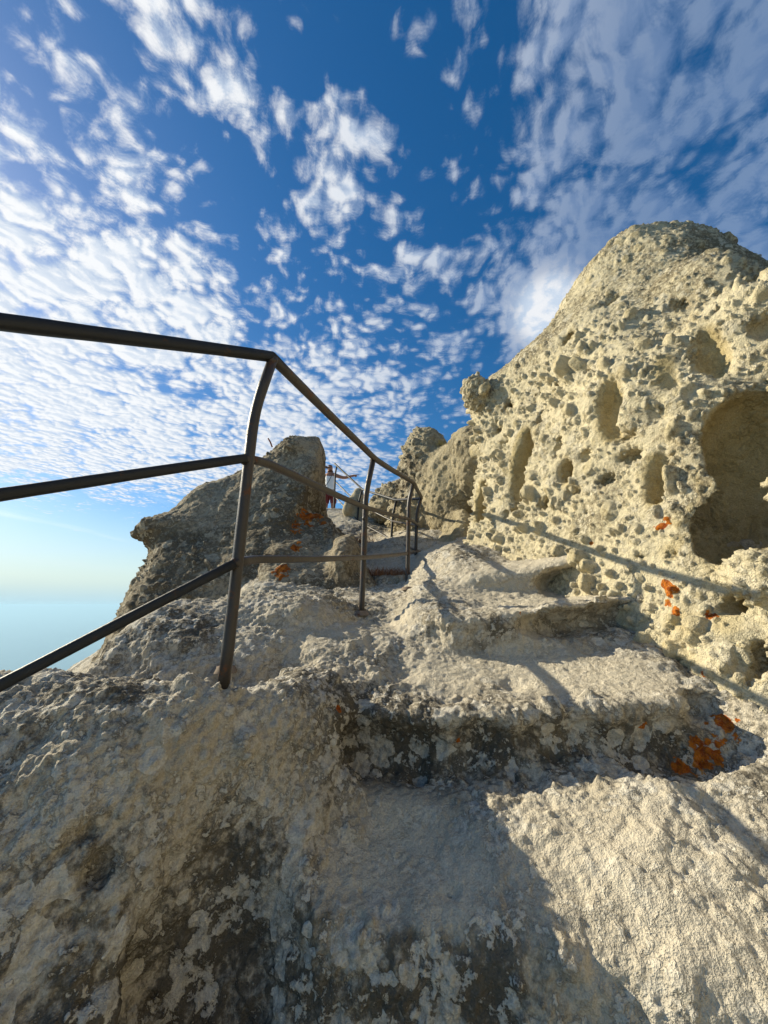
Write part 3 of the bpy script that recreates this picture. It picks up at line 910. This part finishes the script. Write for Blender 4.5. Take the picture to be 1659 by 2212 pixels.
y1, y3, y4, y5, y6, y7 = 1.385, 4.02, 5.25, 6.9, 8.4, 9.3
L = lambda px, py, t: P(px, py, t)
def run(name, pts, r, mat, flat=1.0, rad=.06, power=1.0):
    tube(name, rp(smooth_path(pts, rad=rad)), r, mat, rail, flat=flat, wob_=.002, power=power)
run('top_rail', [L(-420, 640, .70), L(0, 693, .94), PY(588, 772, y1)], .0205, M_paint, 1.0, power=.7)
run('top_rail', [PY(586, 771, y1), PY(808, 990, y2), Z6(0, 0) and PY(*Z6(1370, 462), y3), PY(*Z6(1470, 655), y4)], .0225, M_bare, rad=.10)
run('top_rail', [PY(*Z6(1470, 672), y4), PY(*Z6(1110, 690), y5), PY(*Z6(655, 545), y6), PY(*Z6(272, 188), y7)], .022, M_paint)
run('middle_rail', [L(-420, 1130, .72), L(0, 1068, .95), PY(530, 991, y1 - .03)], .0165, M_paint, 1.0, power=.6)
run('middle_rail', [PY(528, 991, y1 - .03), PY(575, 1000, y1 + .12), PY(*Z6(700, 800), y2 - .03), PY(*Z6(1290, 955), y3 - .03), PY(*Z6(1450, 1045), y4)], .0165, M_bare, 1.0, power=.6)
run('middle_rail', [PY(*Z6(1450, 1048), y4 + .03), PY(*Z6(1075, 985), y5), PY(*Z6(600, 745), y6), PY(*Z6(283, 440), y7)], .016, M_bare)
run('lower_rail', [L(-420, 1700, .82), L(0, 1478, 1.0), PY(508, 1218, y1 - .03)], .0165, M_paint, 1.0, power=.6)
run('lower_rail', [PY(506, 1219, y1 - .03), PY(545, 1209, y1 + .12), PY(787, 1205, y2 - .03), PY(*Z6(1265, 1430), y3 - .03), PY(*Z6(1450, 1400), y4)], .0165, M_bare, 1.0, power=.6)
run('lower_rail', [PY(*Z6(1450, 1402), y4 + .03), PY(*Z6(1060, 1245), y5), PY(*Z6(590, 975), y6), PY(*Z6(282, 652), y7)], .016, M_bare)
# lumpy weld beads where the bars meet the posts
def bead(c, r, seed):
    rr = random.Random(seed)
    bm = bmesh.new()
    bmesh.ops.create_icosphere(bm, subdivisions=2, radius=r)
    for v in bm.verts:
        v.co *= rr.uniform(.82, 1.12)
        v.co += Vector(c) - RL
    me = bpy.data.meshes.new('weld_bead'); bm.to_mesh(me); bm.free()
    me.polygons.foreach_set('use_smooth', [True] * len(me.polygons))
    me.materials.append(M_bare)
    o = bpy.data.objects.new('weld_bead', me); COL.objects.link(o); o.parent = rail
for k, (a, b, y) in enumerate([(587, 779, y1), (530, 993, y1 - .012), (508, 1217, y1 - .012), (806, 993, y2), (788, 1120, y2 - .012), (786, 1205, y2 - .012)]):
    bead(PY(a, b, y), .0245 if k % 3 == 0 else .021, k)
# crumbling rusty mortar round the first foot
def collar(c, r):
    vs, fs = [], []
    rr = random.Random(3)
    for k in range(18):
        a = k * math.tau / 18
        j = rr.uniform(.8, 1.25)
        vs += [c + Vector((math.cos(a) * r * 2.1 * j, math.sin(a) * r * 2.1 * j, -.02)), c + Vector((math.cos(a) * r * 1.5 * j, math.sin(a) * r * 1.5 * j, .008 * j)), c + Vector((math.cos(a) * r * .9, math.sin(a) * r * .9, .012))]
    for k in range(18):
        a, b = k * 3, (k + 1) % 18 * 3
        fs += [(a, b, b + 1, a + 1), (a + 1, b + 1, b + 2, a + 2)]
    return vs, fs
M_rust = metal('rusty_mortar', (.16, .12, .085), (.16, .06, .025), .1, .8)
for p in POSTS[:3]:
    g0 = hits(f_ground, *[(487, 1445), (780, 1325), (880, 1272)][[id(x) for x in POSTS].index(id(p))])
    vs, fs = collar(Vector(g0) - RL + Vector((0, 0, .006)), .026)
    obj('foot_collar', vs, fs, M_rust, rail)

# ------------------------------------------------------------------ person on the stairs
def plain(name, col, rough=.7, noise=20):
    m, g = new_mat(name)
    co = g.n('ShaderNodeTexCoord', out=3)
    n = g.noise(co, noise, 4, .6)
    return finish(m, g, g.mix(n, tuple(c * .8 for c in col), tuple(min(1, c * 1.15) for c in col)), rough)
M_skin, M_white, M_red, M_black = plain('tanned_skin', (.33, .16, .10)), plain('white_cotton', (.78, .78, .78)), plain('red_cloth', (.15, .025, .025)), plain('black_fabric', (.02, .02, .022))
M_cap, M_shoe = plain('dark_red_cap', (.10, .035, .03)), plain('grey_shoe', (.12, .12, .13))
def skin(name, pts, edges, mat, parent, sub=2, root=0):
    me = bpy.data.meshes.new(name)
    me.from_pydata([p[:3] for p in pts], edges, [])
    o = bpy.data.objects.new(name, me)
    COL.objects.link(o)
    o.modifiers.new('k', 'SKIN')
    lay = me.skin_vertices[0].data if me.skin_vertices else None
    if lay is None:
        bm = bmesh.new(); bm.from_mesh(me); bm.verts.layers.skin.verify(); bm.to_mesh(me); bm.free()
        lay = me.skin_vertices[0].data
    for v, p in zip(lay, pts):
        v.radius = (p[3], p[4] if len(p) > 4 else p[3])
        v.use_root = False
    lay[root].use_root = True
    md = o.modifiers.new('s', 'SUBSURF'); md.levels = sub
    dg = bpy.context.evaluated_depsgraph_get()
    new = bpy.data.meshes.new_from_object(o.evaluated_get(dg))
    o.modifiers.clear()
    o.data = new
    new.materials.append(mat)
    new.polygons.foreach_set('use_smooth', [True] * len(new.polygons))
    o.parent = parent
    return o
px_, py_ = (840 + 215 * .19289) * .81006, 1035
base = PY(px_, py_, 10.05)
zz = 6.0
while float(f_ground(np.array([[base[0], base[1], zz]], F))[0]) > 0 and zz > 0:
    zz -= .01
zz = PY(px_, Z6(210, 203)[1], 10.05)[2] - 1.75 if abs(zz + 1.75 - PY(px_, Z6(210, 203)[1], 10.05)[2]) < .12 else zz
person = bpy.data.objects.new('person', None)
COL.objects.link(person)
person.location = (base[0], base[1], zz)
tag(person, 'person in white sleeveless shirt, red shorts and cap pointing to the right', 'person')
B = [(0, 0, .95, .15, .11), (0, .01, 1.12, .135, .10), (0, .0, 1.32, .15, .11), (0, .01, 1.46, .09, .08), (-.01, 0, 1.52, .052), (-.015, 0, 1.57, .062), (-.025, -.01, 1.64, .092, .078), (-.02, .0, 1.71, .075, .068),
     (.17, .0, 1.43, .058), (.33, -.03, 1.365, .046), (.43, -.05, 1.36, .044), (.60, -.07, 1.40, .030), (.655, -.075, 1.405, .034, .020),
     (-.16, .02, 1.43, .058), (-.20, .08, 1.18, .044), (-.17, .06, .98, .032), (-.165, .04, .90, .034, .02),
     (.09, 0, .88, .088), (.10, -.03, .50, .062), (.10, .0, .28, .056), (.10, .02, .09, .042), (.11, -.14, .045, .042, .03),
     (-.09, 0, .88, .088), (-.11, -.03, .50, .062), (-.11, .0, .28, .056), (-.11, .02, .09, .042), (-.12, -.14, .045, .042, .03),
     (.70, -.08, 1.425, .011), (.745, -.082, 1.428, .010), (.79, -.085, 1.425, .008),        # pointing finger
     (.70, -.09, 1.408, .011), (.725, -.10, 1.395, .010), (.71, -.105, 1.378, .009),
     (.698, -.092, 1.392, .011), (.72, -.102, 1.378, .010), (.70, -.107, 1.362, .009),
     (.693, -.09, 1.378, .010), (.708, -.10, 1.362, .009), (.69, -.105, 1.35, .008),
     (.665, -.105, 1.42, .011), (.70, -.12, 1.41, .009)]
E_ = [(0, 1), (1, 2), (2, 3), (3, 4), (4, 5), (5, 6), (6, 7), (3, 8), (8, 9), (9, 10), (10, 11), (11, 12), (3, 13), (13, 14), (14, 15), (15, 16),
      (0, 17), (17, 18), (18, 19), (19, 20), (20, 21), (0, 22), (22, 23), (23, 24), (24, 25), (25, 26),
      (12, 27), (27, 28), (28, 29), (12, 30), (30, 31), (31, 32), (12, 33), (33, 34), (34, 35), (12, 36), (36, 37), (37, 38), (12, 39), (39, 40)]
skin('body', B, E_, M_skin, person)
skin('tank_top', [(0, 0, .93, .165, .125), (0, .01, 1.12, .155, .118), (0, 0, 1.32, .168, .126), (0, .01, 1.43, .12, .10), (.10, .0, 1.455, .06), (-.10, .0, 1.455, .06)], [(0, 1), (1, 2), (2, 3), (3, 4), (3, 5)], M_white, person)
skin('shorts', [(0, 0, .95, .155, .12), (.09, 0, .86, .105), (.10, -.02, .60, .095), (-.09, 0, .86, .105), (-.11, -.02, .60, .095)], [(0, 1), (1, 2), (0, 3), (3, 4)], M_red, person)
capo = skin('cap', [(-.02, 0, 1.70, .088, .080), (-.015, .0, 1.735, .07, .066)], [(0, 1)], M_cap, person)
bv = []
for k in range(9):
    a = math.radians(130 + k * 12.5)
    bv += [(-.02 + math.cos(a) * .08, math.sin(a) * .075, 1.695), (-.03 + math.cos(a) * .165, math.sin(a) * .09, 1.68), (-.03 + math.cos(a) * .165, math.sin(a) * .09, 1.672), (-.02 + math.cos(a) * .08, math.sin(a) * .075, 1.686)]
obj('cap_brim', bv, [f for k in range(8) for f in [(k * 4, k * 4 + 1, k * 4 + 5, k * 4 + 4), (k * 4 + 1, k * 4 + 2, k * 4 + 6, k * 4 + 5), (k * 4 + 2, k * 4 + 3, k * 4 + 7, k * 4 + 6)]], M_cap, capo)
tube('shoulder_strap', [(.05, -.085, 1.46), (.03, -.13, 1.36), (-.03, -.135, 1.22), (-.12, -.12, 1.08), (-.16, -.08, 1.0)], .008, M_black, person, 8)
skin('ear', [(.0, -.078, 1.635, .012, .02), (.01, -.083, 1.65, .012, .02)], [(0, 1)], M_skin, person, 1)
skin('nose', [(-.105, -.01, 1.635, .014), (-.125, -.012, 1.622, .013)], [(0, 1)], M_skin, person, 1)
tube('sunglasses', [(-.012, -.082, 1.652), (-.07, -.075, 1.652), (-.112, -.03, 1.650), (-.112, .02, 1.650)], .012, M_black, person, 8)
for sx in (1, -1):
    skin('shoe', [(.11 * sx, .04, .05, .05), (.115 * sx, -.10, .045, .05, .04), (.12 * sx, -.17, .035, .04, .03)], [(0, 1), (1, 2)], M_shoe, person, 1)

# ------------------------------------------------------------------ dry plants and a rusty rod
def straw(name, a, b):
    m, g = new_mat(name)
    co = g.n('ShaderNodeTexCoord', out=3)
    return finish(m, g, g.mix(g.noise(co, 40, 2), a, b), .8)
M_straw, M_green = straw('dry_red_grass', (.12, .035, .02), (.36, .20, .10)), straw('pale_straw', (.20, .19, .07), (.34, .27, .12))
def tuft(label, c, w, d, h, n, mat, seed):
    rr = random.Random(seed)
    vs, fs = [], []
    for _ in range(n):
        x, y = rr.gauss(0, w * .45), rr.gauss(0, d * .45)
        hh, a = h * rr.uniform(.4, 1.1), rr.uniform(0, math.tau)
        lean, bw = hh * rr.uniform(.2, 1.0), rr.uniform(.0025, .005)
        sx, sy = -math.sin(a) * bw, math.cos(a) * bw
        i = len(vs)
        for k, q in ((0, 1), (.5, .8), (1, .15)):
            ox, oy = x + math.cos(a) * lean * k * k, y + math.sin(a) * lean * k * k
            vs += [(ox - sx * q, oy - sy * q, hh * k * (1 - .25 * k) - .02), (ox + sx * q, oy + sy * q, hh * k * (1 - .25 * k) - .02)]
        fs += [(i, i + 1, i + 3, i + 2), (i + 2, i + 3, i + 5, i + 4)]
    o = obj('dry_grass_tuft', vs, fs, mat)
    o.location = c
    tag(o, label, 'dry grass', 'dry grass tufts on the rock', 'stuff')
tuft('reddish brown dry grass on top of the cracked stone block', SB + V(.0, .02, .065), .30, .18, .12, 420, M_straw, 1)
tuft('small yellow green grass clump at the left foot of the cracked stone block', hits(f_ground, 800, 1262) + V(0, 0, 0), .06, .05, .16, 90, M_green, 2)
tuft('wispy dry grass tuft growing in the shoulder of the pitted outcrop', hits(f_far, 955, 962), .14, .10, .16, 120, M_green, 3)
tuft('brown dry tuft below the second upper stair post', hits(f_ground, 770, 1172), .35, .2, .22, 260, M_straw, 4)
rod = tube('rusty_rod', [P(588, 966, 6.2), P(584, 955, 6.2), P(579, 947, 6.2)], .012, plain('rust', (.22, .07, .04)))
tag(rod, 'short rusty rod sticking up behind the top of the grey rock', 'rod')

# ------------------------------------------------------------------ sea far below
m, g = new_mat('hazy_sea')
co = g.n('ShaderNodeTexCoord', out=3)
n = g.noise(co, .0006, 5, .6)
bmp = g.n('ShaderNodeBump', {'Height': g.noise(co, .02, 4, .6), 'Distance': 3.0, 'Strength': .3})
M_sea = finish(m, g, g.mix(n, (.035, .12, .16), (.05, .16, .20)), .35, bmp, spec=.5)
rings, seg = [50, 400, 1500, 5000, 15000, 40000, 90000], 64
vs = [(0, 0, -420)] + [(r * math.cos(k * math.tau / seg), r * math.sin(k * math.tau / seg), -420 - r * r / 12742000 / 1.0 * 0) for r in rings for k in range(seg)]
fs = [(0, 1 + k, 1 + (k + 1) % seg) for k in range(seg)] + [(1 + i * seg + k, 1 + (i + 1) * seg + k, 1 + (i + 1) * seg + (k + 1) % seg, 1 + i * seg + (k + 1) % seg) for i in range(len(rings) - 1) for k in range(seg)]
sea = obj('sea', vs, fs, M_sea)
tag(sea, kind='structure')

# ------------------------------------------------------------------ sea haze
hz = bpy.data.materials.new('sea_haze')
hz.use_nodes = True
hz.node_tree.nodes.clear()
g = G(hz.node_tree)
vol = g.n('ShaderNodeVolumePrincipled', {'Color': (.52, .80, 1.0), 'Density': HAZE, 'Anisotropy': .2})
o = hz.node_tree.nodes.new('ShaderNodeOutputMaterial')
hz.node_tree.links.new(vol, o.inputs['Volume'])
X, Y0, Z0, Z1 = 100000, 100000, -425, 12
haze = obj('haze', [(a * X, b * Y0, c) for c in (Z0, Z1) for a, b in ((-1, -1), (1, -1), (1, 1), (-1, 1))], [(3, 2, 1, 0), (4, 5, 6, 7), (0, 1, 5, 4), (1, 2, 6, 5), (2, 3, 7, 6), (3, 0, 4, 7)], hz, smooth=False)
tag(haze, kind='stuff')
